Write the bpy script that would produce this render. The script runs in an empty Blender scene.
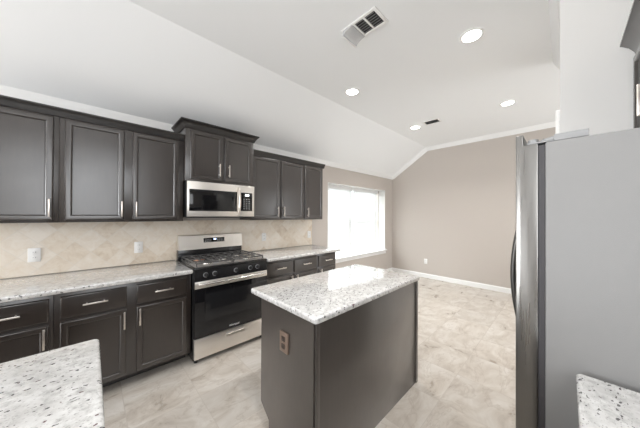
import bpy, bmesh, math, random
from mathutils import Vector, Matrix
C = bpy.context.scene.collection
SC = bpy.context.scene
R = math.radians
random.seed(4)

# ------------------------------------------------------------------ camera
EYE = Vector((0, 0, 1.43))
YAW, PITCH, ROLL = R(43.95), R(0.28), R(-0.27)
def camera():
    s, c = math.sin(YAW), math.cos(YAW)
    f = Vector((s*math.cos(PITCH), c*math.cos(PITCH), math.sin(PITCH)))
    r = Vector((c, -s, 0)); d = f.cross(r)
    r2 = r*math.cos(ROLL) + d*math.sin(ROLL)
    d2 = -r*math.sin(ROLL) + d*math.cos(ROLL)
    cam = bpy.data.cameras.new('camera'); o = bpy.data.objects.new('camera', cam); C.objects.link(o)
    m = Matrix((r2, -d2, -f)).transposed().to_4x4(); m.translation = EYE
    o.matrix_world = m
    cam.sensor_width = 36; cam.lens = 237/640*36; cam.clip_start = 0.02
    SC.camera = o
camera()

# ------------------------------------------------------------------ light
W = bpy.data.worlds.new('world'); SC.world = W; W.use_nodes = True
bg = W.node_tree.nodes['Background']
bg.inputs[0].default_value = (0.93, 0.965, 1.0, 1); bg.inputs[1].default_value = .8
SC.view_settings.view_transform = 'Standard'; SC.view_settings.look = 'None'
SC.view_settings.gamma = 1; SC.view_settings.use_curve_mapping = False
SC.view_settings.exposure = 1.70

def area(name, loc, direction, sx, sy, power, col=(1, 1, 1), portal=False):
    l = bpy.data.lights.new(name, 'AREA'); l.shape = 'RECTANGLE'; l.size = sx; l.size_y = sy
    l.energy = power; l.color = col
    if portal: l.cycles.is_portal = True
    o = bpy.data.objects.new(name, l); C.objects.link(o); o.location = loc
    o.rotation_euler = Vector(direction).to_track_quat('-Z', 'Y').to_euler()
    return o
# daylight through the big window; the other three openings are unseen, added for light
area('daylight_window', (4.205, 3.62, 1.40), (0, -1, .35), 2.3, 1.8, 54, (.93, .97, 1))
area('added_light_living_room', (-4.95, 2.0, 1.45), (1, 0, 0), 1.7, 2.0, 62, (.93, .965, 1))  # added source from an unseen living room, lights the partition and counters
area('added_light_sink_side', (-.25, -.775, 1.85), (0, 1, -.3), 1.7, 1.4, 11, (.93, .965, 1))  # added source behind the camera, gives the wall cabinets their sheen
area('added_light_dining_side', (4.6, -2.42, 1.2), (.2, 1, -.3), 1.7, 2.0, 11, (.93, .97, 1))  # added source from the unseen dining side, lifts the far end
LAMP_W = 2.8

# ------------------------------------------------------------------ materials
def mat(name, col=(.8, .8, .8), rough=.5, metal=0, coat=0, emit=None, spec=None):
    m = bpy.data.materials.new(name); m.use_nodes = True
    b = m.node_tree.nodes['Principled BSDF']
    b.inputs['Base Color'].default_value = (*col, 1); b.inputs['Roughness'].default_value = rough
    b.inputs['Metallic'].default_value = metal
    if coat: b.inputs['Coat Weight'].default_value = coat; b.inputs['Coat Roughness'].default_value = .12
    if spec is not None: b.inputs['Specular IOR Level'].default_value = spec
    if emit:
        b.inputs['Emission Color'].default_value = (*emit[0], 1); b.inputs['Emission Strength'].default_value = emit[1]
    return m
class N:
    """tiny node builder"""
    def __init__(s, m): s.t = m.node_tree; s.b = s.t.nodes['Principled BSDF']
    def n(s, typ, **kw):
        nd = s.t.nodes.new(typ)
        for k, v in kw.items():
            if k.startswith('i_'):
                key = k[2:]; key = int(key) if key.isdigit() else key.replace('_', ' ')
                if isinstance(v, bpy.types.NodeSocket): s.t.links.new(v, nd.inputs[key])
                else: nd.inputs[key].default_value = v
            else: setattr(nd, k, v)
        return nd
    def math(s, op, a, b=0.0, c=0.0):
        nd = s.n('ShaderNodeMath', operation=op, i_0=a, i_1=b)
        if op in ('MULTIPLY_ADD', 'SMOOTH_MIN', 'WRAP'):
            if isinstance(c, bpy.types.NodeSocket): s.t.links.new(c, nd.inputs[2])
            else: nd.inputs[2].default_value = c
        return nd.outputs[0]
    def coord(s, scale=(1, 1, 1), rot=(0, 0, 0), loc=(0, 0, 0)):
        tc = s.n('ShaderNodeNewGeometry')
        return s.n('ShaderNodeMapping', i_Vector=tc.outputs['Position'], i_Scale=scale, i_Rotation=rot, i_Location=loc).outputs[0]
    def ocoord(s, scale=(1, 1, 1)):
        tc = s.n('ShaderNodeTexCoord')
        return s.n('ShaderNodeMapping', i_Vector=tc.outputs['Object'], i_Scale=scale).outputs[0]
    def noise(s, vec, scale, detail=4, rough=.55, dist=0.0):
        return s.n('ShaderNodeTexNoise', i_Vector=vec, i_Scale=scale, i_Detail=detail, i_Roughness=rough, i_Distortion=dist)
    def ramp(s, fac, stops):
        nd = s.n('ShaderNodeValToRGB', i_Fac=fac); cr = nd.color_ramp
        while len(cr.elements) > 1: cr.elements.remove(cr.elements[-1])
        for i, (p, c) in enumerate(stops):
            e = cr.elements[0] if i == 0 else cr.elements.new(p)
            e.position = p; e.color = (*c, 1) if len(c) == 3 else c
        return nd.outputs[0]
    def mix(s, fac, a, b, mode='MIX'):
        nd = s.n('ShaderNodeMix', data_type='RGBA', blend_type=mode)
        for k, v in ((0, fac), (6, a), (7, b)):
            if isinstance(v, bpy.types.NodeSocket): s.t.links.new(v, nd.inputs[k])
            else: nd.inputs[k].default_value = v if k == 0 else (*v, 1)
        return nd.outputs[2]
    def out(s, sock, name): s.t.links.new(sock, s.b.inputs[name])
    def bump(s, h, strength, dist):
        nd = s.n('ShaderNodeBump', i_Height=h, i_Strength=strength, i_Distance=dist)
        s.t.links.new(nd.outputs[0], s.b.inputs['Normal'])

def paint(name, col, rough=.85):
    m = mat(name, col, rough, spec=.25); k = N(m)
    v = k.coord(); k.bump(k.noise(v, 140, 3).outputs[0], .06, .004)
    return m
M = {}
M['wall'] = paint('wall_paint', (.545, .495, .452))
M['wall_brightened'] = paint('brightened_wall_paint', (.86, .845, .82))  # wall paint made lighter to carry the strong light on the partition
M['ceiling'] = paint('ceiling_paint', (.88, .885, .885))
M['trim'] = mat('white_trim', (.86, .855, .84), .35)
M['white_plastic'] = mat('white_plastic', (.84, .83, .81), .3)
M['dark_slot'] = mat('dark_slot', (.02, .02, .02), .6)

def wood(name, col, col2):
    m = mat(name, col, .36, spec=.7, coat=1.0); k = N(m); k.b.inputs['Coat Roughness'].default_value = .22
    v = k.coord(scale=(9, 9, 1.1))
    n1 = k.noise(v, 6, 6, .6, .4).outputs[0]
    c = k.ramp(n1, [(.3, col), (.7, col2)])
    v2 = k.coord(); n2 = k.noise(v2, 3.5, 3).outputs[0]
    k.out(c, 'Base Color')
    k.out(k.ramp(n2, [(.3, (.29,)*3), (.7, (.42,)*3)]), 'Roughness')
    k.bump(n1, .05, .002)
    return m
M['espresso'] = wood('espresso_wood', (.019, .0128, .0098), (.025, .0168, .0126))

def granite():
    m = mat('white_granite', (.75, .74, .72), .10, spec=.8, coat=.6); k = N(m)
    v = k.coord()
    n1 = k.noise(v, 38, 5, .65).outputs[0]
    base = k.ramp(n1, [(.33, (.44, .435, .425)), (.48, (.68, .67, .655)), (.62, (.80, .795, .78))])
    n2 = k.noise(v, 9, 3).outputs[0]
    base = k.mix(k.ramp(n2, [(.42, (0, 0, 0)), (.62, (.55,)*3)]), base, (.56, .545, .53))
    # grey mineral grains
    va = k.n('ShaderNodeTexVoronoi', i_Vector=k.coord(scale=(1, 2.0, 1), rot=(0, 0, .6)), i_Scale=120.0)
    g = k.math('LESS_THAN', va.outputs['Distance'], .30)
    sep = k.n('ShaderNodeSeparateColor', i_0=va.outputs['Color'])
    gm = k.math('MULTIPLY', g, k.math('GREATER_THAN', sep.outputs[0], .66))
    base = k.mix(k.math('MULTIPLY', gm, .6), base, (.25, .24, .23))
    # long black flecks, all drawn out in one direction
    wv = k.n('ShaderNodeVectorMath', operation='ADD')
    k.t.links.new(k.coord(scale=(1, 1.85, 1), rot=(0, 0, .55)), wv.inputs[0])
    nz = k.n('ShaderNodeVectorMath', operation='SCALE', i_0=k.noise(v, 60, 2).outputs['Color']); nz.inputs['Scale'].default_value = .03
    k.t.links.new(nz.outputs[0], wv.inputs[1])
    vb = k.n('ShaderNodeTexVoronoi', i_Vector=wv.outputs[0], i_Scale=46.0)
    sb = k.n('ShaderNodeSeparateColor', i_0=vb.outputs['Color'])
    f = k.math('MULTIPLY', k.math('LESS_THAN', vb.outputs['Distance'], .27), k.math('GREATER_THAN', sb.outputs[0], .52))
    fc = k.ramp(sb.outputs[1], [(.0, (.03, .028, .03)), (.75, (.10, .095, .09)), (.95, (.10, .03, .035))])
    base = k.mix(k.math('MULTIPLY', f, .9), base, fc)
    k.out(base, 'Base Color')
    return m
M['granite'] = granite()

def floor_tile():
    m = mat('floor_tile', (.7, .65, .6), .28, spec=.4); k = N(m)
    T = .44
    v = k.coord(loc=(-.185/T, -2.0/T, 0), scale=(1/T, 1/T, 1))
    sx = k.n('ShaderNodeSeparateXYZ', i_0=v)
    fx, fy = k.math('FRACT', sx.outputs[0]), k.math('FRACT', sx.outputs[1])
    ix, iy = k.math('FLOOR', sx.outputs[0]), k.math('FLOOR', sx.outputs[1])
    def edge(f): return k.math('MINIMUM', f, k.math('SUBTRACT', 1.0, f))
    d = k.math('MINIMUM', edge(fx), edge(fy))
    grout = k.math('LESS_THAN', d, .0065)
    cid = k.n('ShaderNodeCombineXYZ', i_0=ix, i_1=iy)
    wn = k.n('ShaderNodeTexWhiteNoise', i_Vector=cid.outputs[0])
    off = k.n('ShaderNodeVectorMath', operation='SCALE', i_0=wn.outputs['Color']); off.inputs['Scale'].default_value = 7.0
    p = k.n('ShaderNodeVectorMath', operation='ADD', i_0=k.coord(scale=(1.0, 1.7, 1), rot=(0, 0, .5)), i_1=off.outputs[0]).outputs[0]
    cloud = k.noise(p, 3.2, 7, .62, .9).outputs[0]
    base = k.ramp(cloud, [(.30, (.42, .365, .31)), (.46, (.55, .495, .435)), (.60, (.63, .585, .53)), (.75, (.70, .66, .615))])
    vein = k.noise(p, 2.1, 5, .6, 1.6).outputs[0]
    vm = k.ramp(k.math('ABSOLUTE', k.math('SUBTRACT', vein, .5)), [(.0, (1, 1, 1)), (.022, (0, 0, 0))])
    base = k.mix(k.math('MULTIPLY', vm, .36), base, (.36, .295, .24))
    tint = k.math('MULTIPLY_ADD', wn.outputs['Value'], .10, .93)
    base = k.mix(1.0, base, k.n('ShaderNodeCombineColor', i_0=tint, i_1=tint, i_2=tint).outputs[0], 'MULTIPLY')
    base = k.mix(k.math('MULTIPLY', grout, .7), base, (.50, .45, .40))
    k.out(base, 'Base Color')
    k.out(k.math('MULTIPLY_ADD', grout, .4, k.math('MULTIPLY_ADD', cloud, .15, .22)), 'Roughness')
    k.bump(k.math('SUBTRACT', 1.0, grout), .25, .002)
    return m
M['floor'] = floor_tile()

def backsplash_tile():
    m = mat('travertine_tile', (.62, .52, .42), .42, spec=.4); k = N(m)
    T = .152
    v = k.coord(rot=(0, R(45), 0), scale=(1/T, 1/T, 1/T))
    sx = k.n('ShaderNodeSeparateXYZ', i_0=v)
    a, b = sx.outputs[0], sx.outputs[2]
    fa, fb = k.math('FRACT', a), k.math('FRACT', b)
    def edge(f): return k.math('MINIMUM', f, k.math('SUBTRACT', 1.0, f))
    d = k.math('MINIMUM', edge(fa), edge(fb))
    grout = k.math('LESS_THAN', d, .018)
    cid = k.n('ShaderNodeCombineXYZ', i_0=k.math('FLOOR', a), i_1=k.math('FLOOR', b))
    wn = k.n('ShaderNodeTexWhiteNoise', i_Vector=cid.outputs[0])
    n1 = k.noise(k.coord(), 16, 6, .65, .6).outputs[0]
    f = k.math('MULTIPLY_ADD', wn.outputs['Value'], .35, k.math('MULTIPLY', n1, .75))
    base = k.ramp(f, [(.25, (.62, .505, .385)), (.5, (.77, .675, .56)), (.75, (.84, .77, .68))])
    base = k.mix(k.math('MULTIPLY', grout, .65), base, (.76, .70, .62))
    k.out(base, 'Base Color'); k.bump(k.math('SUBTRACT', 1.0, grout), .3, .0015)
    return m
M['tile'] = backsplash_tile()

def steel(name, col, rough, stretch):
    m = mat(name, col, rough, 1.0); k = N(m)
    n = k.noise(k.coord(scale=stretch), 60, 3).outputs[0]
    k.out(k.ramp(n, [(.3, (rough-.05,)*3), (.7, (rough+.07,)*3)]), 'Roughness')
    return m
M['steel'] = steel('brushed_steel', (.80, .765, .72), .34, (.05, 1, 8))
M['steel_door'] = steel('brushed_steel_door', (.25, .243, .232), .30, (1, 1, .04))
M['nickel'] = mat('satin_nickel', (.78, .72, .66), .28, .9)
M['bar_steel'] = mat('polished_steel', (.80, .78, .75), .22, 1.0)
def fridge_side():
    m = mat('textured_grey_steel', (.24, .236, .232), .5, 0, spec=.35); k = N(m)
    k.bump(k.noise(k.coord(), 420, 2).outputs[0], .16, .002)
    return m
M['fridge_side'] = fridge_side()
M['grey_plastic'] = mat('grey_plastic', (.34, .34, .345), .4)
M['light_plastic'] = mat('light_grey_plastic', (.27, .27, .27), .45)
M['shaded_steel'] = mat('shaded_steel', (.11, .105, .10), .35, .8)  # steel darkened for the backlit shading of the fridge handles
M['gasket'] = mat('grey_gasket', (.045, .042, .045), .6)
M['black_enamel'] = mat('black_enamel', (.012, .012, .013), .16)
M['espresso_shaded'] = wood('espresso_shaded_molding', (.010, .008, .0072), (.014, .0112, .010))  # same espresso finish, darkened to put shade into the crown molding
N(M['espresso_shaded']).b.inputs['Coat Weight'].default_value = .15
M['espresso_lit'] = wood('espresso_lit_panel', (.058, .048, .042), (.066, .055, .048))  # espresso lightened; light on the island panels is put into its colour
M['black_glass'] = mat('black_glass', (.006, .006, .007), .05)
M['black_plastic'] = mat('black_plastic', (.014, .014, .015), .4)
M['cast_iron'] = mat('cast_iron', (.085, .082, .08), .4)
M['cooktop'] = mat('grey_enamel_cooktop', (.36, .345, .33), .25, .5)
M['copper'] = mat('burner_brass', (.55, .30, .20), .35, .8)
M['bronze'] = mat('bronze_plate', (.25, .18, .14), .38, .2)
M['bronze_dark'] = mat('dark_bronze', (.06, .042, .034), .45)
M['display'] = mat('lit_display', (.02, .03, .06), .2, emit=((.45, .62, 1), 1.6))
M['marks'] = mat('panel_marks', (.55, .55, .55), .5)
M['logo'] = mat('silver_logo', (.85, .84, .82), .4)
M['lamp'] = mat('lamp_lens', (.9, .9, .9), .4, emit=((1, .97, .93), 6.0))
M['vinyl'] = mat('white_vinyl', (.82, .82, .81), .35)
def blind():
    m = mat('blind_slat', (.70, .70, .69), .5); k = N(m)
    tr = k.n('ShaderNodeBsdfTranslucent'); tr.inputs[0].default_value = (.9, .9, .9, 1)
    mx = k.n('ShaderNodeMixShader', i_0=.05); out = k.t.nodes['Material Output']
    k.t.links.new(k.b.outputs[0], mx.inputs[1]); k.t.links.new(tr.outputs[0], mx.inputs[2])
    k.t.links.new(mx.outputs[0], out.inputs[0])
    return m
M['blind'] = blind()
def glass():
    m = bpy.data.materials.new('window_glass'); m.use_nodes = True; t = m.node_tree
    t.nodes.remove(t.nodes['Principled BSDF'])
    g = t.nodes.new('ShaderNodeBsdfGlossy'); g.inputs['Roughness'].default_value = .02
    tr = t.nodes.new('ShaderNodeBsdfTransparent'); tr.inputs[0].default_value = (.95, .97, .97, 1)
    mx = t.nodes.new('ShaderNodeMixShader'); mx.inputs[0].default_value = .07
    t.links.new(tr.outputs[0], mx.inputs[1]); t.links.new(g.outputs[0], mx.inputs[2])
    t.links.new(mx.outputs[0], t.nodes['Material Output'].inputs[0])
    return m
M['glass'] = glass()
def clear():
    m = mat('clear_plastic', (.72, .72, .72), .2); N(m).b.inputs['Alpha'].default_value = .55
    return m
M['clear'] = clear()

# ------------------------------------------------------------------ geometry helpers (world coordinates)
class MB:
    def __init__(s): s.bm = bmesh.new()
    def poly(s, vs, faces):
        v = [s.bm.verts.new(p) for p in vs]
        for f in faces: s.bm.faces.new([v[i] for i in f])
        return v
    def box(s, x0, x1, y0, y1, z0, z1, bev=0, seg=2):
        t = bmesh.new()
        r = bmesh.ops.create_cube(t, size=1)
        for v in t.verts:
            v.co = Vector((x0+(v.co.x+.5)*(x1-x0), y0+(v.co.y+.5)*(y1-y0), z0+(v.co.z+.5)*(z1-z0)))
        if bev:
            bmesh.ops.bevel(t, geom=t.edges[:], offset=bev, segments=seg, affect='EDGES', profile=.5)
        s.join(t); return s
    def join(s, t):
        me = bpy.data.meshes.new('tmp'); t.to_mesh(me); t.free(); s.bm.from_mesh(me); bpy.data.meshes.remove(me)
    def cyl(s, c, axis, r, h, seg=24, r2=None, bev=0):
        """cylinder from c along axis for h"""
        t = bmesh.new()
        bmesh.ops.create_cone(t, cap_ends=True, segments=seg, radius1=r, radius2=r if r2 is None else r2, depth=h)
        if bev:
            es = [e for e in t.edges if abs(e.verts[0].co.z-e.verts[1].co.z) < 1e-6]
            bmesh.ops.bevel(t, geom=es, offset=bev, segments=2, affect='EDGES', profile=.5)
        a = Vector(axis).normalized(); q = Vector((0, 0, 1)).rotation_difference(a).to_matrix().to_4x4()
        t.transform(Matrix.Translation(Vector(c)+a*h/2) @ q); s.join(t); return s
    def prism(s, axis, pts, a0, a1):
        """closed profile pts in the plane normal to axis (x: (y,z), y: (x,z), z: (x,y))"""
        def P(p, a): return {'x': (a, p[0], p[1]), 'y': (p[0], a, p[1]), 'z': (p[0], p[1], a)}[axis]
        n = len(pts); vs = [P(p, a0) for p in pts] + [P(p, a1) for p in pts]
        fs = [tuple(range(n)), tuple(range(2*n-1, n-1, -1))] + [(i, i+n, (i+1) % n+n, (i+1) % n) for i in range(n)]
        s.poly(vs, fs); return s
    def tube(s, pts, r, seg=10, flat=1.0, up=(0, 0, 1)):
        pts = [Vector(p) for p in pts]; rings = []
        for i, p in enumerate(pts):
            d = (pts[min(i+1, len(pts)-1)]-pts[max(i-1, 0)]).normalized()
            u = Vector(up); u = (u-d*u.dot(d))
            u = u.normalized() if u.length > 1e-4 else d.orthogonal().normalized()
            w = d.cross(u)
            rings.append([s.bm.verts.new(p+u*math.cos(2*math.pi*k/seg)*r+w*math.sin(2*math.pi*k/seg)*r*flat) for k in range(seg)])
        for a, b in zip(rings, rings[1:]):
            for k in range(seg): s.bm.faces.new((a[k], a[(k+1) % seg], b[(k+1) % seg], b[k]))
        s.bm.faces.new(rings[0]); s.bm.faces.new(rings[-1][::-1]); return s
    def torus(s, c, r, rr, seg=28, sec=8, axis='z'):
        rings = []
        for i in range(seg):
            a = 2*math.pi*i/seg; ring = []
            for j in range(sec):
                b = 2*math.pi*j/sec; q = (r+rr*math.cos(b))
                p = Vector((q*math.cos(a), q*math.sin(a), rr*math.sin(b)))
                ring.append(s.bm.verts.new(Vector(c)+p))
            rings.append(ring)
        for i in range(seg):
            a, b = rings[i], rings[(i+1) % seg]
            for j in range(sec): s.bm.faces.new((a[j], b[j], b[(j+1) % sec], a[(j+1) % sec]))
        return s
    def rings(s, rect_rings, face):
        """nested rectangles -> panel front. rect_rings: (inset, depth) ; face(u,v,d)->point ; uses s.u0.."""
        u0, u1, v0, v1 = face[1]; fn = face[0]; prev = None
        for ins, d in rect_rings:
            cur = [s.bm.verts.new(fn(*p, d)) for p in ((u0+ins, v0+ins), (u1-ins, v0+ins), (u1-ins, v1-ins), (u0+ins, v1-ins))]
            if prev is None: s.bm.faces.new(cur[::-1])
            else:
                for i in range(4): s.bm.faces.new((prev[i], prev[(i+1) % 4], cur[(i+1) % 4], cur[i]))
            prev = cur
        s.bm.faces.new(prev); return s
    def build(s, name, m, parent=None, smooth=True):
        me = bpy.data.meshes.new(name)
        bmesh.ops.remove_doubles(s.bm, verts=s.bm.verts[:], dist=1e-6)
        bmesh.ops.recalc_face_normals(s.bm, faces=s.bm.faces[:])
        s.bm.to_mesh(me); s.bm.free()
        me.materials.append(M[m] if isinstance(m, str) else m)
        if smooth:
            try:
                me.shade_smooth(); me.set_sharp_from_angle(angle=R(40))
            except Exception: pass
        o = bpy.data.objects.new(name, me); C.objects.link(o)
        if parent is not None:
            root = parent
            while root.parent: root = root.parent
            w = wloc(parent)
            me.transform(Matrix.Translation(-w)); o.parent = parent
        return o
def wloc(o):
    w = Vector(o.location)
    while o.parent: o = o.parent; w = w+Vector(o.location)
    return w
def recenter(o):
    """put a single-mesh object's origin at the middle of its base"""
    me = o.data; xs = [v.co for v in me.vertices]
    c = Vector(((min(v.x for v in xs)+max(v.x for v in xs))/2, (min(v.y for v in xs)+max(v.y for v in xs))/2, min(v.z for v in xs)))
    me.transform(Matrix.Translation(-c)); o.location = c
def tag(o, label, cat, group=None):
    o['label'] = label; o['category'] = cat
    if group: o['group'] = group
    return o
def thing(name, label, cat, loc, group=None):
    o = bpy.data.objects.new(name, None); o.empty_display_size = .1; C.objects.link(o); o.location = loc
    return tag(o, label, cat, group)
def struct(name, mb, m, parent=None):
    o = mb.build(name, m, parent, smooth=False)
    if parent is None: o['kind'] = 'structure'
    return o
def copy_tree(o, dx, parent=None):
    c = o.copy(); C.objects.link(c); c.parent = parent
    if parent is None: c.location = Vector(o.location)+Vector(dx)
    for ch in o.children: copy_tree(ch, dx, c)
    return c

# ------------------------------------------------------------------ room shell
YW, XF, ZC, ZW, YC = 3.10, 5.57, 3.0, 2.425, 2.23      # cabinet wall, far wall, ceiling, wall top, crease
YR = -.67                                              # wall behind the right-hand counter
XB, YB = -5.0, -2.5
WX0, WX1, WZ0, WZ1 = 3.19, 5.215, .575, 2.045          # window opening
PX0, PX1, PY = 2.16, 3.39, .026                        # pantry block beside the fridge
struct('floor', MB().box(XB-.1, XF+.1, YB-.1, YW+.4, -.1, 0), 'floor')
cl = MB()
cl.prism('x', [(YW+.40, ZW-.40*.661), (YW+.40, ZC+.1), (YB-.1, ZC+.1), (YB-.1, ZC), (YC, ZC)], XB-.1, XF+.1)
struct('ceiling', cl, 'ceiling')
wl = MB()
T = .36
wl.box(XB, WX0, YW, YW+T, 0, ZW-.0).box(WX1, XF+.1, YW, YW+T, 0, ZW)
wl.box(WX0, WX1, YW, YW+T, 0, WZ0).box(WX0, WX1, YW, YW+T, WZ1, ZW)
struct('wall_left', wl, 'wall')
wf = MB().prism('x', [(YW, 0), (YW, ZW), (YC, ZC), (YB, ZC), (YB, 0)], XF, XF+.1)
struct('wall_far', wf, 'wall')
struct('wall_right', MB().box(-1.6, -1.15, YR-.12, YR, 0, ZC).box(.65, PX0, YR-.12, YR, 0, ZC).box(-1.15, .65, YR-.12, YR, 0, 1.12).box(-1.15, .65, YR-.12, YR, 2.58, ZC), 'wall')
struct('wall_partition', MB().box(PX0, PX1, YR-.12, PY, 0, ZC), 'wall_brightened')
wb = MB().box(XB-.1, XB, YB, 1.1, 0, ZC).box(XB-.1, XB, 2.9, YW, 0, ZC).box(XB-.1, XB, 1.1, 2.9, 0, .4).box(XB-.1, XB, 1.1, 2.9, 2.5, ZC)  # opening left for the added, unseen living-room daylight
struct('wall_back', wb, 'wall')
ws = MB().box(XB, 3.7, YB-.1, YB, 0, ZC).box(5.5, XF, YB-.1, YB, 0, ZC).box(3.7, 5.5, YB-.1, YB, 2.2, ZC)
struct('wall_side', ws, 'wall')
# white crown moulding along the cabinet wall and up the far wall
sl = (ZC-ZW)/(YW-YC)
cr = MB()
prof = [(YW, 2.352), (YW-.014, 2.352), (YW-.018, 2.366), (YW-.020, 2.40), (YW-.024, 2.42), (YW-.026, ZW+.026*sl), (YW, ZW)]
cr.prism('x', prof, XB, XF)
struct('trim_1', cr, 'trim')
def crown_far():
    mb = MB()
    d = Vector((YC-YW, ZC-ZW)).normalized(); n1 = Vector((d.y, -d.x))*-1   # towards the room's inside (down)
    if n1.y > 0: n1 = -n1
    n2 = Vector((0, -1)); bis = (n1+n2).normalized(); k = 1/bis.dot(n2)
    path = [(Vector((YW, ZW)), n1/abs(n1.y) if False else n1), (Vector((YC, ZC)), bis*k), (Vector((YB, ZC)), n2)]
    sec = [(0, .078), (.014, .078), (.02, .062), (.045, .03), (.06, .012), (.066, 0), (0, 0)]
    rows = [[mb.bm.verts.new((XF-a, p.x+n.x*b, p.y+n.y*b)) for a, b in sec] for p, n in path]
    m = len(sec)
    for a, b in zip(rows, rows[1:]):
        for i in range(m): mb.bm.faces.new((a[i], a[(i+1) % m], b[(i+1) % m], b[i]))
    mb.bm.faces.new(rows[0]); mb.bm.faces.new(rows[-1][::-1])
    return mb
struct('trim_2', crown_far(), 'trim')
# crown moulding and door casing on the pantry block
struct('trim_3', MB().prism('x', [(PY, ZC-.10), (PY+.014, ZC-.10), (PY+.03, ZC-.075), (PY+.058, ZC-.02), (PY+.062, ZC), (PY, ZC)], PX0, PX1), 'ceiling')
struct('trim_4', MB().box(2.24, 2.32, PY, PY+.022, 0, 2.06, .004).box(3.08, 3.16, PY, PY+.022, 0, 2.06, .004).box(2.24, 3.16, PY, PY+.022, 2.06, 2.14, .004), 'trim')
def baseboard_profile(y): return None
struct('baseboard_far', MB().prism('y', [(XF, 0), (XF-.015, 0), (XF-.015, .075), (XF-.008, .092), (XF, .095)], YB, YW), 'trim')
struct('baseboard_left', MB().prism('x', [(YW, 0), (YW-.015, 0), (YW-.015, .075), (YW-.008, .092), (YW, .095)], 2.80, XF-.015), 'trim')

# window
def window():
    y0, y1 = YW+.27, YW+.34
    f = MB()
    fw = .055
    xm = (WX0+WX1)/2
    f.box(WX0, WX0+fw, y0, y1, WZ0, WZ1, .004).box(WX1-fw, WX1, y0, y1, WZ0, WZ1, .004)
    f.box(WX0+fw, WX1-fw, y0, y1, WZ1-fw, WZ1, .004).box(WX0+fw, WX1-fw, y0, y1, WZ0, WZ0+fw, .004)
    f.box(xm-.045, xm+.045, y0-.004, y1, WZ0+fw, WZ1-fw, .004)
    o = struct('window_1', f, 'vinyl')
    j = MB(); jt = .006
    j.box(WX0, WX0+jt, YW-.002, YW+.17, WZ0+.018, WZ1).box(WX1-jt, WX1, YW-.002, YW+.17, WZ0+.018, WZ1).box(WX0, WX1, YW-.002, YW+.17, WZ1-jt, WZ1)
    struct('jamb_lining', j, 'trim', o)
    zm = 1.295
    for a, b in ((WX0+fw, xm-.045), (xm+.045, WX1-fw)):
        s = MB()
        s.box(a, b, y0+.012, y1-.012, zm-.025, zm+.025, .003)
        s.box(a, a+.03, y0+.012, y0+.04, WZ0+fw, zm-.025, .002).box(b-.03, b, y0+.012, y0+.04, WZ0+fw, zm-.025, .002)
        s.box(a+.03, b-.03, y0+.012, y0+.04, WZ0+fw, WZ0+fw+.035, .002)
        struct('sash', s, 'vinyl', o)
        struct('pane', MB().box(a, b, y1-.03, y1-.026, WZ0+fw, WZ1-fw), 'glass', o)
    si = MB()
    si.box(WX0, WX1, YW-.03, y0, WZ0-.002, WZ0+.018, .004).box(WX0-.04, WX1+.04, YW-.045, YW-.0005, WZ0-.002, WZ0+.018, .006)
    si.box(WX0-.03, WX1+.03, YW-.016, YW-.0005, WZ0-.075, WZ0-.002, .003)
    struct('sill', si, 'trim', o)
    return xm, y0
XM, YG = window()
def blinds():
    n = 0
    for a, b, lab in ((WX0+.02, XM-.012, 'white slatted blind over the half of the window nearer the cabinets'),
                      (XM+.012, WX1-.02, 'white slatted blind over the window half beside the far wall')):
        y = YG-.045
        r = thing('window_blind', lab, 'blind', ((a+b)/2, y, WZ0+.02), 'blinds in the big window')
        MB().box(a, b, y-.028, y+.028, WZ1-.05, WZ1-.001, .004).build('headrail', 'vinyl', r)
        MB().box(a-.004, b+.004, y-.036, y-.030, WZ1-.075, WZ1-.002, .002).build('valance', 'vinyl', r)
        sl_ = MB(); z = WZ0+.065
        while z < WZ1-.06:
            ang = R(63.5)
            hw = .024; dy, dz = hw*math.cos(ang), hw*math.sin(ang)
            t = .0014
            sl_.prism('x', [(y-dy, z-dz), (y+dy, z+dz), (y+dy, z+dz+t), (y-dy, z-dz+t)], a+.004, b-.004)
            z += .0425
        sl_.build('slats', 'blind', r)
        MB().box(a+.003, b-.003, y-.025, y+.025, WZ0+.022, WZ0+.040, .004).build('bottom_rail', 'vinyl', r)
        for u in (.14, .5, .86):
            x = a+(b-a)*u
            MB().box(x-.004, x+.004, y-.0265, y-.0255, WZ0+.03, WZ1-.05).build('ladder_tape', 'vinyl', r)
        MB().cyl((a+.09, y-.04, WZ1-.75), (0, 0, 1), .004, .68, 8).build('tilt_wand', 'vinyl', r)
blinds()

def plain_frame(name, x0, x1, z0, z1, y):
    w = .05
    struct(name, MB().box(x0, x0+w, y-.03, y+.03, z0, z1).box(x1-w, x1, y-.03, y+.03, z0, z1).box(x0+w, x1-w, y-.03, y+.03, z1-w, z1).box(x0+w, x1-w, y-.03, y+.03, z0, z0+w), 'vinyl')
plain_frame('added_window', -1.15, .65, 1.12, 2.58, YR-.05)  # unseen sink window, added to let light onto the cabinets
plain_frame('added_doorway', 3.7, 5.5, 0, 2.2, YB-.05)  # unseen patio doorway, added to bring in light
# ------------------------------------------------------------------ backsplash
bs = MB().box(-2.2, 2.785, YW-.011, YW-.0005, .915, 1.36)
bs.box(.690, 1.487, YW-.011, YW-.0005, .30, .915)
bso = struct('backsplash', bs, 'tile')

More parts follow.
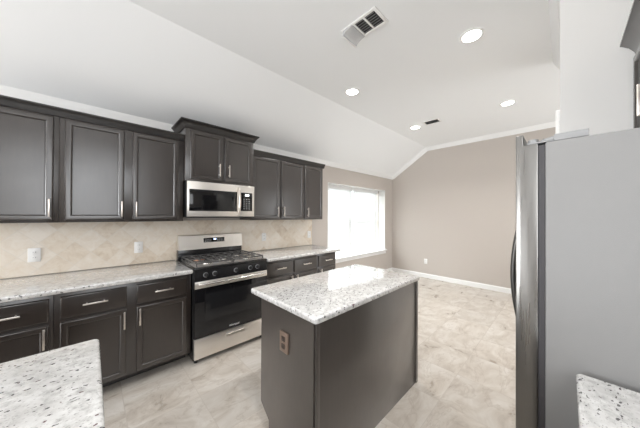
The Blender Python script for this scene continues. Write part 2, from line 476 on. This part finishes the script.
# ------------------------------------------------------------------ cabinet parts
def face_y(y): return lambda u, v, d: (u, y-d, v)          # front towards -Y
def face_yp(y): return lambda u, v, d: (u, y+d, v)         # front towards +Y
EDGE = [(0, 0), (0, .010), (.0015, .0142), (.004, .0175), (.0075, .0191), (.010, .0195)]
DOOR = lambda fw: EDGE + [(fw-.001, .0195), (fw+.002, .0190), (fw+.005, .0173), (fw+.0075, .0147), (fw+.010, .0105), (fw+.0115, .0065), (fw+.015, .0065), (fw+.016, .0078)]
DRAWER = EDGE
def door_panel(x0, x1, z0, z1, y, parent, fw=.032, fn=face_y):
    return MB().rings(DOOR(fw), (fn(y), (x0, x1, z0, z1))).build('door', 'espresso', parent)
def drawer_front(x0, x1, z0, z1, y, parent, fn=face_y):
    return MB().rings(DRAWER, (fn(y), (x0, x1, z0, z1))).build('drawer', 'espresso', parent)
def pull(x, z, y, parent, vert=True, L=.138, s=-1):
    """bar pull standing off the face at y, bar centred on x, z"""
    mb = MB(); h = L/2; e = .0055; g = .030
    yb0, yb1 = sorted((y+s*g, y+s*(g+.010)))
    if vert:
        mb.box(x-e, x+e, yb0, yb1, z-h, z+h, .002)
        for q in (-.048, .048): mb.cyl((x, y, z+q), (0, s, 0), .0045, g+.002, 10)
    else:
        mb.box(x-h, x+h, yb0, yb1, z-e, z+e, .002)
        for q in (-.048, .048): mb.cyl((x+q, y, z), (0, s, 0), .0045, g+.002, 10)
    return mb.build('handle', 'nickel', parent)
def crown_profile(y, z, out=.045, h=.075):
    """dark crown: y cabinet face, z bottom, goes out towards -Y and up"""
    return [(y+.02, z), (y-.008, z), (y-.012, z+.012), (y-.016, z+.018), (y-out*.55, z+h*.55), (y-out*.9, z+h*.8), (y-out, z+h*.84), (y-out, z+h), (y+.02, z+h)]

UY = 2.78          # upper box front; doors add .0195
def upper_cabinet(x0, x1, z0, z1, doors, label, handles, yf=UY, back=YW-.0005, group=None, pull_z=1.475):
    r = thing('wall_cabinet', label, 'cabinet', ((x0+x1)/2, (yf+back)/2, z0), group)
    b = MB().box(x0, x1, yf, back, z0, z1, .0015)
    b.build('body', 'espresso', r)
    for (a, c), hx in zip(doors, handles):
        d = door_panel(a, c, z0+.018 if z0 < 1.5 else z0+.022, z1-.014 if z0 < 1.5 else z1-.016, yf, r)
        pull(hx, pull_z, yf-.0195, d)
    return r
DW = .367
# left run: single (partly out of view) + double
upper_cabinet(-.625, -.187, 1.362, 2.20, [(-.585, -.2155)], 'dark wall cabinet with one door, farthest left above the counter', [-.234])
upper_cabinet(-.186, .690, 1.362, 2.20, [(-.157, .211), (.269, .640)], 'dark two-door wall cabinet on the left of the microwave', [.194, .296])
# right run
upper_cabinet(1.4605, 2.332, 1.362, 2.20, [(1.478, 1.884), (1.910, 2.316)], 'dark two-door wall cabinet on the right of the microwave', [1.843, 1.943])
upper_cabinet(2.333, 2.735, 1.362, 2.20, [(2.347, 2.722)], 'dark single-door wall cabinet at the end of the run by the window', [2.388])
def crown_run(x0, x1, y, z, label, name='cabinet_crown_molding'):
    o = MB().prism('x', crown_profile(y, z, .035, .062), x0, x1).build(name, 'espresso_shaded')
    recenter(o); return tag(o, label, 'molding')
crown_run(-.63, .690, UY, 2.2005, 'dark crown molding on top of the wall cabinets left of the microwave')
crown_run(1.4605, 2.765, UY, 2.2005, 'dark crown molding on top of the wall cabinets right of the microwave')
# taller cabinet above the microwave, pulled forward
TY = 2.72
tall = upper_cabinet(.6915, 1.459, 1.783, 2.33, [(.735, 1.068), (1.092, 1.425)], 'taller dark two-door cabinet above the microwave with flared crown', [1.027, 1.134], yf=TY, pull_z=1.925)
def flared_crown(x0, x1, y, yb, z, parent, out=.052, h=.078):
    prof = [(0, 0), (.006, 0), (.010, .010), (.014, .016), (out*.5, h*.5), (out*.88, h*.80), (out, h*.84), (out, h), (0, h)]
    mb = MB(); rows = []
    for o_, dz in prof:
        rows.append([mb.bm.verts.new(p) for p in ((x0-o_, yb, z+dz), (x0-o_, y-o_, z+dz), (x1+o_, y-o_, z+dz), (x1+o_, yb, z+dz))])
    n = len(rows)
    for i in range(n):
        a, b = rows[i], rows[(i+1) % n]
        for j in range(3):
            if i == n-1:
                continue
            mb.bm.faces.new((a[j], a[j+1], b[j+1], b[j]))
    mb.bm.faces.new([rows[-1][j] for j in range(4)]); mb.bm.faces.new([rows[0][j] for j in (3, 2, 1, 0)])
    mb.bm.faces.new([r_[0] for r_ in rows]); mb.bm.faces.new([r_[3] for r_ in rows][::-1])
    return mb.build('crown', 'espresso_shaded', parent)
flared_crown(.6915, 1.459, TY, YW-.0005, 2.3305, tall)

# ------------------------------------------------------------------ base cabinets
BY = 2.49
def base_cabinet(x0, x1, cols, label, yf=BY, back=YW-.0005, top=.876):
    """cols: (x0, x1, handle x) ; drawer over door in each"""
    r = thing('base_cabinet', label, 'cabinet', ((x0+x1)/2, (yf+back)/2, 0))
    MB().box(x0, x1, yf, back, .11, top, .0015).build('body', 'espresso', r)
    MB().box(x0, x1, yf+.160, back-.02, 0, .11).build('toe_kick', 'espresso', r)
    for a, c, hx in cols:
        d = drawer_front(a, c, .683, .842, yf, r); pull((a+c)/2, .783-.015, yf-.0195, d, vert=False)
        d = door_panel(a, c, .125, .660, yf, r); pull(hx, .582, yf-.0195, d)
    return r
base_cabinet(-.625, -.187, [(-.585, -.207, -.226)], 'dark base cabinet with one drawer, farthest left under the counter')
base_cabinet(-.186, .689, [(-.156, .211, .195), (.276, .655, .295)], 'dark two-door base cabinet on the left of the range')
base_cabinet(1.488, 2.343, [(1.503, 1.898, 1.868), (1.923, 2.328, 1.953)], 'dark two-door base cabinet on the right of the range')
base_cabinet(2.344, 2.740, [(2.362, 2.725, 2.395)], 'dark single-drawer base cabinet at the window end of the run')
def slab(name, x0, x1, y0, y1, label, z0=.877, z1=.914, r=.03):
    """stone top: rounded corners in plan and an eased edge"""
    mb = MB(); t = bmesh.new()
    pts = []
    for cx, cy, a0 in ((x1-r, y1-r, 0), (x0+r, y1-r, 90), (x0+r, y0+r, 180), (x1-r, y0+r, 270)):
        for k in range(7):
            a = R(a0+15*k); pts.append((cx+r*math.cos(a), cy+r*math.sin(a)))
    e = .012; rows = []
    for k in range(9):
        a = -90+22.5*k; ins = e*(1-math.cos(R(a))) if True else 0
        zz = (z0+e+e*math.sin(R(a))) if a < 0 else (z1-e+e*math.sin(R(a)))
        row = []
        for (px, py) in pts:
            cx, cy = (x0+x1)/2, (y0+y1)/2
            # inset towards the middle along each axis
            fx = max(-1, min(1, (px-cx)/((x1-x0)/2-r))) if (x1-x0)/2 > r else 0
            fy = max(-1, min(1, (py-cy)/((y1-y0)/2-r)))
            q = Vector((px-(cx+fx*((x1-x0)/2-r)), py-(cy+fy*((y1-y0)/2-r))))
            q = q*(1-ins/r)
            row.append(t.verts.new((cx+fx*((x1-x0)/2-r)+q.x, cy+fy*((y1-y0)/2-r)+q.y, zz)))
        rows.append(row)
    n = len(pts)
    for a, b in zip(rows, rows[1:]):
        for i in range(n): t.faces.new((a[i], a[(i+1) % n], b[(i+1) % n], b[i]))
    t.faces.new(rows[0][::-1]); t.faces.new(rows[-1])
    mb.join(t); o = mb.build(name, 'granite'); recenter(o)
    return tag(o, label, 'countertop')
slab('countertop', -2.2, .6895, 2.415, YW-.0115, 'white speckled granite countertop left of the range', r=.004+.012)
slab('countertop', 1.4875, 2.785, 2.415, YW-.0115, 'white speckled granite countertop right of the range, ending by the window', r=.016)
# cabinets further left carry the rest of the long counter
base_cabinet(-2.19, -.626, [], 'plain dark base cabinet run beyond the left edge of the view')

# ------------------------------------------------------------------ microwave
def microwave():
    x0, x1, z0, z1, yf = .7025, 1.4575, 1.397, 1.7825, 2.715
    r = thing('microwave', 'stainless over-the-range microwave with dark door glass', 'microwave', ((x0+x1)/2, 2.9, z0))
    MB().box(x0, x1, yf, YW-.012, z0, z1, .003).build('body', 'black_plastic', r)
    d = MB()
    xs = 1.268
    d.box(x0, xs, yf-.026, yf, z0+.012, z1-.003, .004)
    dr = d.build('door', 'steel', r)
    MB().box(.722, 1.232, yf-.0285, yf-.0255, 1.468, 1.697, .001).build('window', 'black_glass', dr)
    h = MB(); pts = []
    for k in range(13):
        t = k/12; pts.append((1.251, yf-.026-.004-.040*math.sin(math.pi*t)**.7, 1.425+t*.325))
    h.tube(pts, .0135, 12, .8, up=(1, 0, 0))
    h.build('handle', 'nickel', dr)
    c = MB().box(xs+.001, x1, yf-.024, yf, z0+.012, z1-.003, .004).build('control_panel', 'steel', r)
    MB().box(1.277, 1.428, yf-.0265, yf-.0235, 1.475, 1.695, .001).build('keypad', 'black_glass', c)
    MB().box(1.335, 1.385, yf-.0275, yf-.0262, 1.655, 1.676).build('display', mat('white_display', (.8, .85, .9), .3, emit=((.9, .95, 1), 1.0)), c)
    k = MB()
    for i in range(6):
        for j in range(3): k.box(1.312+j*.033, 1.330+j*.033, yf-.0272, yf-.0262, 1.500+i*.023, 1.505+i*.023)
    k.build('keys', 'marks', c)
    v = MB()
    for i in range(24): v.box(x0+.03+i*.0285, x0+.05+i*.0285, yf-.018, yf-.004, z0-.002, z0+.003)
    v.box(x0+.004, x1-.004, yf-.020, yf-.001, z0+.001, z0+.012)
    v.build('vent_grille', 'black_plastic', r)
microwave()

# ------------------------------------------------------------------ range
def range_cooker():
    x0, x1 = .6995, 1.4775; xc = (x0+x1)/2
    yf = 2.455; yb = 3.07
    r = thing('gas_range', 'stainless and black gas range between the base cabinets', 'range', (xc, 2.75, 0))
    MB().box(x0, x1, yf, yb, .035, .895, .004).build('body', 'black_enamel', r)
    for sx in (x0+.035, x1-.035):
        for sy in (yf+.03, yb-.05):
            MB().cyl((sx, sy, 0), (0, 0, 1), .018, .036, 14).build('foot', 'black_plastic', r)
    # cooktop
    ct = MB(); ct.box(x0-.006, x1+.006, yf-.028, yb, .896, .918, .006)
    ck = ct.build('cooktop', 'black_enamel', r)
    MB().box(x0+.02, x1-.02, yf+.005, yb-.085, .9175, .921, .002).build('burner_pan', 'cooktop', ck)
    bx = [(x0+.175, yf+.15), (x1-.175, yf+.15), (x0+.175, yf+.41), (x1-.175, yf+.41), (xc, yf+.28)]
    for i, (x, y) in enumerate(bx):
        b = MB().cyl((x, y, .920), (0, 0, 1), .058, .004, 28).cyl((x, y, .924), (0, 0, 1), .040, .010, 28).build('burner', 'bar_steel' if i != 2 else 'copper', ck)
        MB().cyl((x, y, .934), (0, 0, 1), .034, .008, 28, bev=.002).build('burner_cap', 'cast_iron', b)
    for a, b_ in ((x0+.028, xc-.006), (xc+.006, x1-.028)):
        g = MB(); y0, y1 = yf+.012, yb-.09; z = .957; w = .0045
        for y in (y0, (y0+y1)/2, y1): g.box(a, b_, y-w, y+w, z-.008, z+.004, .002)
        for x in (a+w, (a+b_)/2, b_-w): g.box(x-w, x+w, y0, y1, z-.008, z+.004, .002)
        for x in (a+(b_-a)*.25, a+(b_-a)*.75): g.box(x-w*.8, x+w*.8, y0+.03, y1-.03, z-.006, z+.004, .002)
        for y in (y0+(y1-y0)*.25, y0+(y1-y0)*.75): g.box(a+.02, b_-.02, y-w*.8, y+w*.8, z-.006, z+.004, .002)
        for x in (a+w, b_-w):
            for y in (y0, (y0+y1)/2, y1): g.box(x-w, x+w, y-w, y+w, .9205, z-.005)
        g.build('grate', 'cast_iron', ck)
    # backguard
    bgd = MB().box(x0-.002, x1-.035, yb-.075, yb-.005, .915, 1.025, .003).build('backguard', 'black_enamel', r)
    pn = MB().prism('x', [(yb-.092, 1.026), (yb-.005, 1.026), (yb-.005, 1.190), (yb-.060, 1.190), (yb-.070, 1.184)], x0-.002, x1-.035)
    pnl = pn.build('backguard_panel', 'steel', bgd, smooth=False)
    # the panel leans back: a strip placed on its slope
    def on_panel(u0, u1, v0, v1, lift):
        def P(x, v, d):
            t = (v-1.026)/(1.184-1.026); y = (yb-.092)+t*.022
            return (x, y-d, v)
        mb = MB(); mb.poly([P(u0, v0, .0), P(u1, v0, 0), P(u1, v1, 0), P(u0, v1, 0), P(u0, v0, lift), P(u1, v0, lift), P(u1, v1, lift), P(u0, v1, lift)],
                         [(0, 1, 2, 3), (4, 7, 6, 5), (0, 4, 5, 1), (1, 5, 6, 2), (2, 6, 7, 3), (3, 7, 4, 0)])
        return mb
    dp = on_panel(.962, 1.208, 1.098, 1.150, .003).build('display_panel', 'black_glass', bgd, smooth=False)
    # (sub-parts of the backguard end here; lit digits and key marks share the display's depth)
    dg = on_panel(1.078, 1.108, 1.126, 1.138, .0036).build('display_digits', 'display', bgd, smooth=False)
    for xs in (.975, 1.122):
        mk = MB()
        for i in range(4):
            for j in range(2):
                q = on_panel(xs+i*.021, xs+.011+i*.021, 1.108+j*.016, 1.113+j*.016, .0036)
                me = bpy.data.meshes.new('t'); q.bm.to_mesh(me); q.bm.free(); mk.bm.from_mesh(me); bpy.data.meshes.remove(me)
        mk.build('key_marks', 'marks', bgd, smooth=False)
    # control panel with five knobs
    cp = MB().prism('x', [(yf, .800), (yf-.040, .800), (yf-.026, .896), (yf, .896)], x0, x1).build('control_panel', 'black_enamel', r, smooth=False)
    for fx in (.13, .24, .52, .73, .84):
        x = x0+(x1-x0)*fx
        ax = Vector((0, -1, .145)).normalized(); c = Vector((x, yf-.0335, .846))
        k = MB().cyl(c, ax, .0235, .006, 24).build('knob', 'grey_plastic', cp)
        kk = MB().cyl(c+ax*.006, ax, .0205, .022, 24, r2=.0175, bev=.002)
        kk.box(x-.0035, x+.0035, c.y-.037, c.y-.022, c.z-.014, c.z+.020, .001)
        kk.build('knob_grip', 'black_plastic', cp)
    # oven door
    dr = MB().box(x0+.003, x1-.003, yf-.038, yf-.001, .252, .795, .004).build('oven_door', 'black_glass', r)
    MB().box(x0+.10, x1-.10, yf-.0392, yf-.0375, .40, .66, .0005).build('window', 'black_enamel', dr)
    hb = MB().box(x0+.003, x1-.003, yf-.0405, yf-.037, .725, .790, .001)
    hb.build('door_trim', 'steel', dr)
    h = MB(); n = 15
    pts = [(x0+.03+(x1-x0-.06)*k/(n-1), yf-.062-.022*math.sin(math.pi*k/(n-1))**.6, .765) for k in range(n)]
    h.tube(pts, .014, 12, .75)
    for x in (x0+.045, x1-.045): h.box(x-.014, x+.014, yf-.068, yf-.039, .753, .777, .003)
    h.build('handle', 'bar_steel', dr)
    tx('Whirlpool', .026, (xc, yf-.0392, .282), dr)
    # storage drawer
    dw = MB().box(x0+.003, x1-.003, yf-.036, yf-.001, .053, .246, .004).build('drawer', 'steel', r)
    hp = MB().prism('x', [(yf-.035, .186), (yf-.058, .186), (yf-.062, .192), (yf-.058, .210), (yf-.035, .212)], xc-.085, xc+.105)
    hp.build('handle', 'nickel', dw)
    MB().box(xc-.085, xc+.105, yf-.0368, yf-.0355, .2125, .219).build('grip_recess', 'grey_plastic', dw)
def tx(text, size, loc, parent, m='logo'):
    cu = bpy.data.curves.new('t', 'FONT'); cu.body = text; cu.size = size; cu.extrude = .0006; cu.align_x = 'CENTER'; cu.align_y = 'CENTER'
    t = bpy.data.objects.new('t', cu); C.objects.link(t)
    dg = bpy.context.evaluated_depsgraph_get(); dg.update()
    me = bpy.data.meshes.new_from_object(t.evaluated_get(dg))
    bpy.data.objects.remove(t); bpy.data.curves.remove(cu)
    me.transform(Matrix.Translation(Vector(loc)) @ Matrix.Rotation(R(90), 4, 'X'))
    me.transform(Matrix.Translation(-wloc(parent)))
    me.materials.clear(); me.materials.append(M[m])
    o = bpy.data.objects.new('lettering', me); C.objects.link(o); o.parent = parent
    return o
range_cooker()

# ------------------------------------------------------------------ island
def island():
    x0, x1, y0, y1 = .838, 2.035, .893, 1.44
    r = thing('kitchen_island', 'dark wood island cabinet in the middle of the tile floor', 'island', ((x0+x1)/2, (y0+y1)/2, 0))
    MB().box(x0+.02, x1-.02, y0+.02, y1-.02, .10, .8765).build('body', 'espresso', r)
    MB().box(x0+.02, x1-.02, y0+.02, y1-.10, 0, .10).build('toe_kick', 'espresso', r)
    for a in (x0, x1-.019):
        pr = [(y0+.0195, 0), (y1-.10, 0), (y1-.10, .095), (y1-.005, .165), (y1, .175), (y1, .8765), (y0+.0195, .8765)]
        MB().prism('x', pr, a, a+.019).build('end_panel', 'espresso_lit', r, smooth=False)
    MB().box(x0+.006, x1-.006, y0, y0+.019, 0, .8765, .001).build('back_panel', 'espresso_lit', r)
    for a, b in ((x0-.004, x0+.022), (x1-.030, x1+.004)):
        MB().box(a, b, y0-.006, y0-.0005, 0, .8765, .002).build('corner_strip', 'espresso_lit', r)
    w = (x1-x0-.08)/2
    for i in range(2):
        a = x0+.03+i*(w+.02); 
        d = drawer_front(a, a+w, .683, .842, y1-.02, r, face_yp); pull(a+w/2, .765, y1-.0005, d, False, s=1)
        d = door_panel(a, a+w, .125, .660, y1-.02, r, fn=face_yp); pull(a+w-.03 if i == 0 else a+.03, .58, y1-.0005, d, True, s=1)
    # brown outlet on the end panel
    yc, zc = 1.166, .672
    p = MB().box(x0-.012, x0-.0003, yc-.040, yc+.040, zc-.060, zc+.060, .003).build('outlet_plate', 'bronze', r)
    p['label'] = 'brown outlet plate'
    for q in (-.022, .022):
        MB().box(x0-.0145, x0-.0115, yc-.016, yc+.016, zc+q-.014, zc+q+.014, .003).build('socket', 'bronze_dark', p)
island()
slab('island_countertop', .808, 2.032, .864, 1.545, 'white speckled granite top resting on the island', r=.02)

# ------------------------------------------------------------------ near counters
pc = thing('peninsula_cabinet', 'dark cabinet hidden beneath the near left granite corner', 'cabinet', (-.75, .85, 0))
MB().box(-1.5, -.02, .40, 1.31, .10, .8765, .002).build('body', 'espresso', pc)
MB().box(-1.45, -.09, .47, 1.24, 0, .10).build('toe_kick', 'espresso', pc)
slab('peninsula_countertop', -1.55, .028, .35, 1.362, 'white granite counter corner with black flecks, nearest on the left', r=.022)
rc = thing('counter_cabinet', 'dark base cabinet under the granite corner beside the fridge', 'cabinet', (.55, -.35, 0))
MB().box(.0, 1.150, YR+.0005, -.075, .10, .8765, .002).build('body', 'espresso', rc)
MB().box(.0, 1.150, YR+.0005, -.15, 0, .10).build('toe_kick', 'espresso', rc)
slab('side_countertop', -.03, 1.168, YR+.0005, -.022, 'white granite counter corner with black flecks, against the fridge side', r=.018)

# ------------------------------------------------------------------ fridge
def fridge():
    x0, x1 = 1.2, 2.105; xm = (x0+x1)/2
    r = thing('refrigerator', 'stainless steel refrigerator with grey side and curved door handles', 'refrigerator', (xm, -.3, 0))
    MB().box(x0, x1, -.64, .053, .03, 1.703, .006).build('cabinet_body', 'fridge_side', r)
    for x in (x0+.06, x1-.06):
        for y in (-.58, 0): MB().cyl((x, y, 0), (0, 0, 1), .022, .032, 12).build('foot', 'black_plastic', r)
    MB().box(x0+.01, x1-.01, .05, .10, .032, .085, .003).build('toe_grille', 'grey_plastic', r)
    for a, b, hx in ((x0, xm-.003, xm-.045), (xm+.003, x1, xm+.045)):
        d = MB(); t = MB().prism('x', [(.072, .10), (.137, .10), (.137, 1.744), (.114, 1.744), (.114, 1.703), (.072, 1.703)], a, b).bm
        bmesh.ops.recalc_face_normals(t, faces=t.faces[:])
        bmesh.ops.bevel(t, geom=t.edges[:], offset=.0035, segments=2, affect='EDGES', profile=.5); d.join(t)
        dr = d.build('door', 'steel_door', r)
        g = MB().box(a+.006, b-.006, .0535, .0715, .105, 1.695).build('gasket', 'gasket', dr)
        h = MB(); n = 21; pts = []
        for k in range(n):
            t = k/(n-1); pts.append((hx, .194-.062*(2*t-1)**2, .755+t*.75))
        h.tube(pts, .013, 12, .9, up=(1, 0, 0))
        for z in (.765, 1.495): h.box(hx-.012, hx+.012, .134, .150, z-.02, z+.02, .004)
        h.build('handle', 'shaded_steel', dr)
        # hinge on top of the door's outer corner
        s = 1 if a == x0 else -1; e = x0 if s > 0 else x1
        xs = sorted((e+s*.004, e+s*.055))
        hg = MB().box(xs[0], xs[1], -.055, .03, 1.7035, 1.728, .002).build('hinge_cover', 'light_plastic', r)
        hb = MB().box(xs[0], xs[1], .03, .105, 1.7035, 1.709, .002)
        hb.prism('x', [(.03, 1.709), (.07, 1.709), (.055, 1.716), (.03, 1.722)], xs[0], xs[1])
        hb.cyl(((xs[0]+xs[1])/2, .088, 1.709), (0, 0, 1), .016, .014, 14)
        hb.build('hinge', 'light_plastic', r)
        MB().cyl(((xs[0]+xs[1])/2, .055, 1.7095), (0, 0, 1), .006, .012, 10).build('hinge_bolt', 'gasket', r)
fridge()
def over_fridge():
    x0, x1, z0, z1, yf = 1.195, PX0-.0005, 1.80, 2.33, -.275
    r = thing('wall_cabinet', 'dark cabinet with crown above the refrigerator against the partition wall', 'cabinet', ((x0+x1)/2, -.48, z0))
    MB().box(x0, x1, YR+.0005, yf, z0, z1, .0015).build('body', 'espresso', r)
    w = (x1-x0-.07)/2
    for i in range(2):
        a = x0+.025+i*(w+.02)
        d = door_panel(a, a+w, z0+.03, z1-.03, yf, r, fn=face_yp)
        pull(a+w-.03 if i == 0 else a+.03, z0+.14, yf+.0195, d, True, s=1)
    y = yf; z = z1+.0005
    MB().prism('x', [(y-.02, z), (y+.008, z), (y+.012, z+.012), (y+.03, z+.04), (y+.055, z+.062), (y+.062, z+.064), (y+.062, z+.078), (y-.02, z+.078)], x0, x1).build('crown', 'espresso', r)
over_fridge()

# ------------------------------------------------------------------ outlets
def outlet(loc, normal, label, name='wall_outlet'):
    """duplex outlet plate; built facing -Y then turned"""
    r = thing(name, label, 'outlet', (0, 0, 0), 'white outlet plates')
    p = MB().box(-.036, .036, -.006, 0, -.058, .058, .0025).build('plate', 'white_plastic', r)
    for q in (-.022, .022):
        s = MB().cyl((0, -.0055, q), (0, -1, 0), .0155, .0025, 20, bev=.0005).build('socket', 'white_plastic', p)
        MB().box(-.007, -.005, -.0085, -.0078, q-.003, q+.006).box(.005, .007, -.0085, -.0078, q-.003, q+.006).build('slots', 'dark_slot', p)
    r.location = loc
    r.rotation_euler = (0, 0, normal)
    return r
ys = YW-.0112
outlet((-.342, ys, 1.086), 0, 'white outlet plate on the tile backsplash above the far left counter')
outlet((.355, ys, 1.087), 0, 'white outlet plate on the tile backsplash just left of the range')
outlet((1.83, ys, 1.104), 0, 'white outlet plate on the tile backsplash just right of the range')
outlet((2.715, ys, 1.095), 0, 'white outlet plate at the window end of the tile backsplash')
outlet((XF-.0002, 2.248, .376), R(-90), 'white outlet plate low on the bare far wall')

# ------------------------------------------------------------------ ceiling fixtures
def downlight(x, y, label):
    r = thing('downlight', label, 'ceiling light', (x, y, ZC), 'recessed ceiling lights')
    z = ZC
    t = MB(); seg = 36; rows = []
    for rad, dz in ((.096, -.0003), (.096, -.004), (.090, -.008), (.076, -.008), (.070, -.003), (.068, -.0015)):
        rows.append([t.bm.verts.new((x+rad*math.cos(2*math.pi*k/seg), y+rad*math.sin(2*math.pi*k/seg), z+dz)) for k in range(seg)])
    for a, b in zip(rows, rows[1:]):
        for k in range(seg): t.bm.faces.new((a[k], a[(k+1) % seg], b[(k+1) % seg], b[k]))
    t.build('trim_ring', 'trim', r)
    MB().cyl((x, y, z-.0035), (0, 0, 1), .0705, .003, 36).build('lens', 'lamp', r)
    l = bpy.data.lights.new('downlight_lamp', 'AREA'); l.shape = 'DISK'; l.size = .13; l.spread = R(125); l.energy = LAMP_W; l.color = (1, .985, .965)
    o = bpy.data.objects.new('lamp', l); C.objects.link(o); o.parent = r; o.location = (0, 0, -.012)
    return r
for x, y, lab in ((2.375, .57, 'round recessed ceiling light, largest, above the fridge side of the island'),
                  (2.375, 1.885, 'round recessed ceiling light near the slope, above the far end of the range wall cabinets'),
                  (4.155, .56, 'round recessed ceiling light toward the far wall on the fridge side'),
                  (4.14, 1.86, 'round recessed ceiling light beside the far small vent')):
    downlight(x, y, lab)
# unseen extra light added in the same row to brighten the near counters
downlight(.60, .57, 'added unseen ceiling light overhead, above the near counters')
def vent(x0, x1, y0, y1, cells, label, deflector=False, louver='grey_plastic'):
    r = thing('ceiling_vent', label, 'vent', ((x0+x1)/2, (y0+y1)/2, ZC))
    z = ZC
    fr = MB()
    e = .026
    fr.box(x0, x1, y0, y0+e, z-.010, z-.0003, .003).box(x0, x1, y1-e, y1, z-.010, z-.0003, .003)
    fr.box(x0, x0+e, y0+e, y1-e, z-.010, z-.0003, .003).box(x1-e, x1, y0+e, y1-e, z-.010, z-.0003, .003)
    for i in range(1, cells):
        yy = y0+e+(y1-y0-2*e)*i/cells
        fr.box(x0+e, x1-e, yy-.007, yy+.007, z-.010, z-.0003, .001)
    fr.build('frame', 'white_plastic', r)
    MB().box(x0+e, x1-e, y0+e, y1-e, z-.0022, z-.0004).build('duct_opening', 'dark_slot', r)
    for i in range(cells):
        ya = y0+e+(y1-y0-2*e)*i/cells+.007; yb = y0+e+(y1-y0-2*e)*(i+1)/cells-.007
        sl_ = MB(); n = 6
        for k in range(n):
            x = x0+e+(x1-x0-2*e)*(k+.5)/n
            sl_.prism('y', [(x-.007, z-.0085), (x-.0055, z-.0085), (x+.004, z-.003), (x+.0025, z-.003)], ya, yb)
        sl_.build('louvers', louver, r)
    if deflector:
        d = MB(); n = 9; xa, xb = x0+.012, x1-.012; yb = y1-.115
        top, bot = [], []
        for k in range(n):
            t = k/(n-1); a = R(80*t)
            yy, zz = yb+.085*math.sin(a)+.012*t, z-.012-.050*(1-math.cos(a))
            top.append((yy, zz)); bot.append((yy+.003*math.sin(a), zz-.0025))
        d.prism('x', top+bot[::-1], xa, xb)
        for a_, b_ in ((xa-.004, xa), (xb, xb+.004)):
            d.prism('x', [(top[0][0], z-.0105)]+top+[(top[-1][0], z-.0105)], a_, b_)
        q = d.build('air_deflector', 'clear', r); q['label'] = 'curved clear plastic air deflector'
        e_ = top[-1]
        MB().box(xa-.004, xb+.004, e_[0]-.002, e_[0]+.007, e_[1]-.010, e_[1]+.010, .003).build('deflector_lip', 'white_plastic', r)
    return r
vent(1.515, 1.715, .99, 1.33, 3, 'white ceiling vent with a curved deflector, larger and nearer one', True)
vent(3.985, 4.175, 1.42, 1.68, 1, 'small louvered ceiling vent, the farther one past the lights', louver='vinyl')
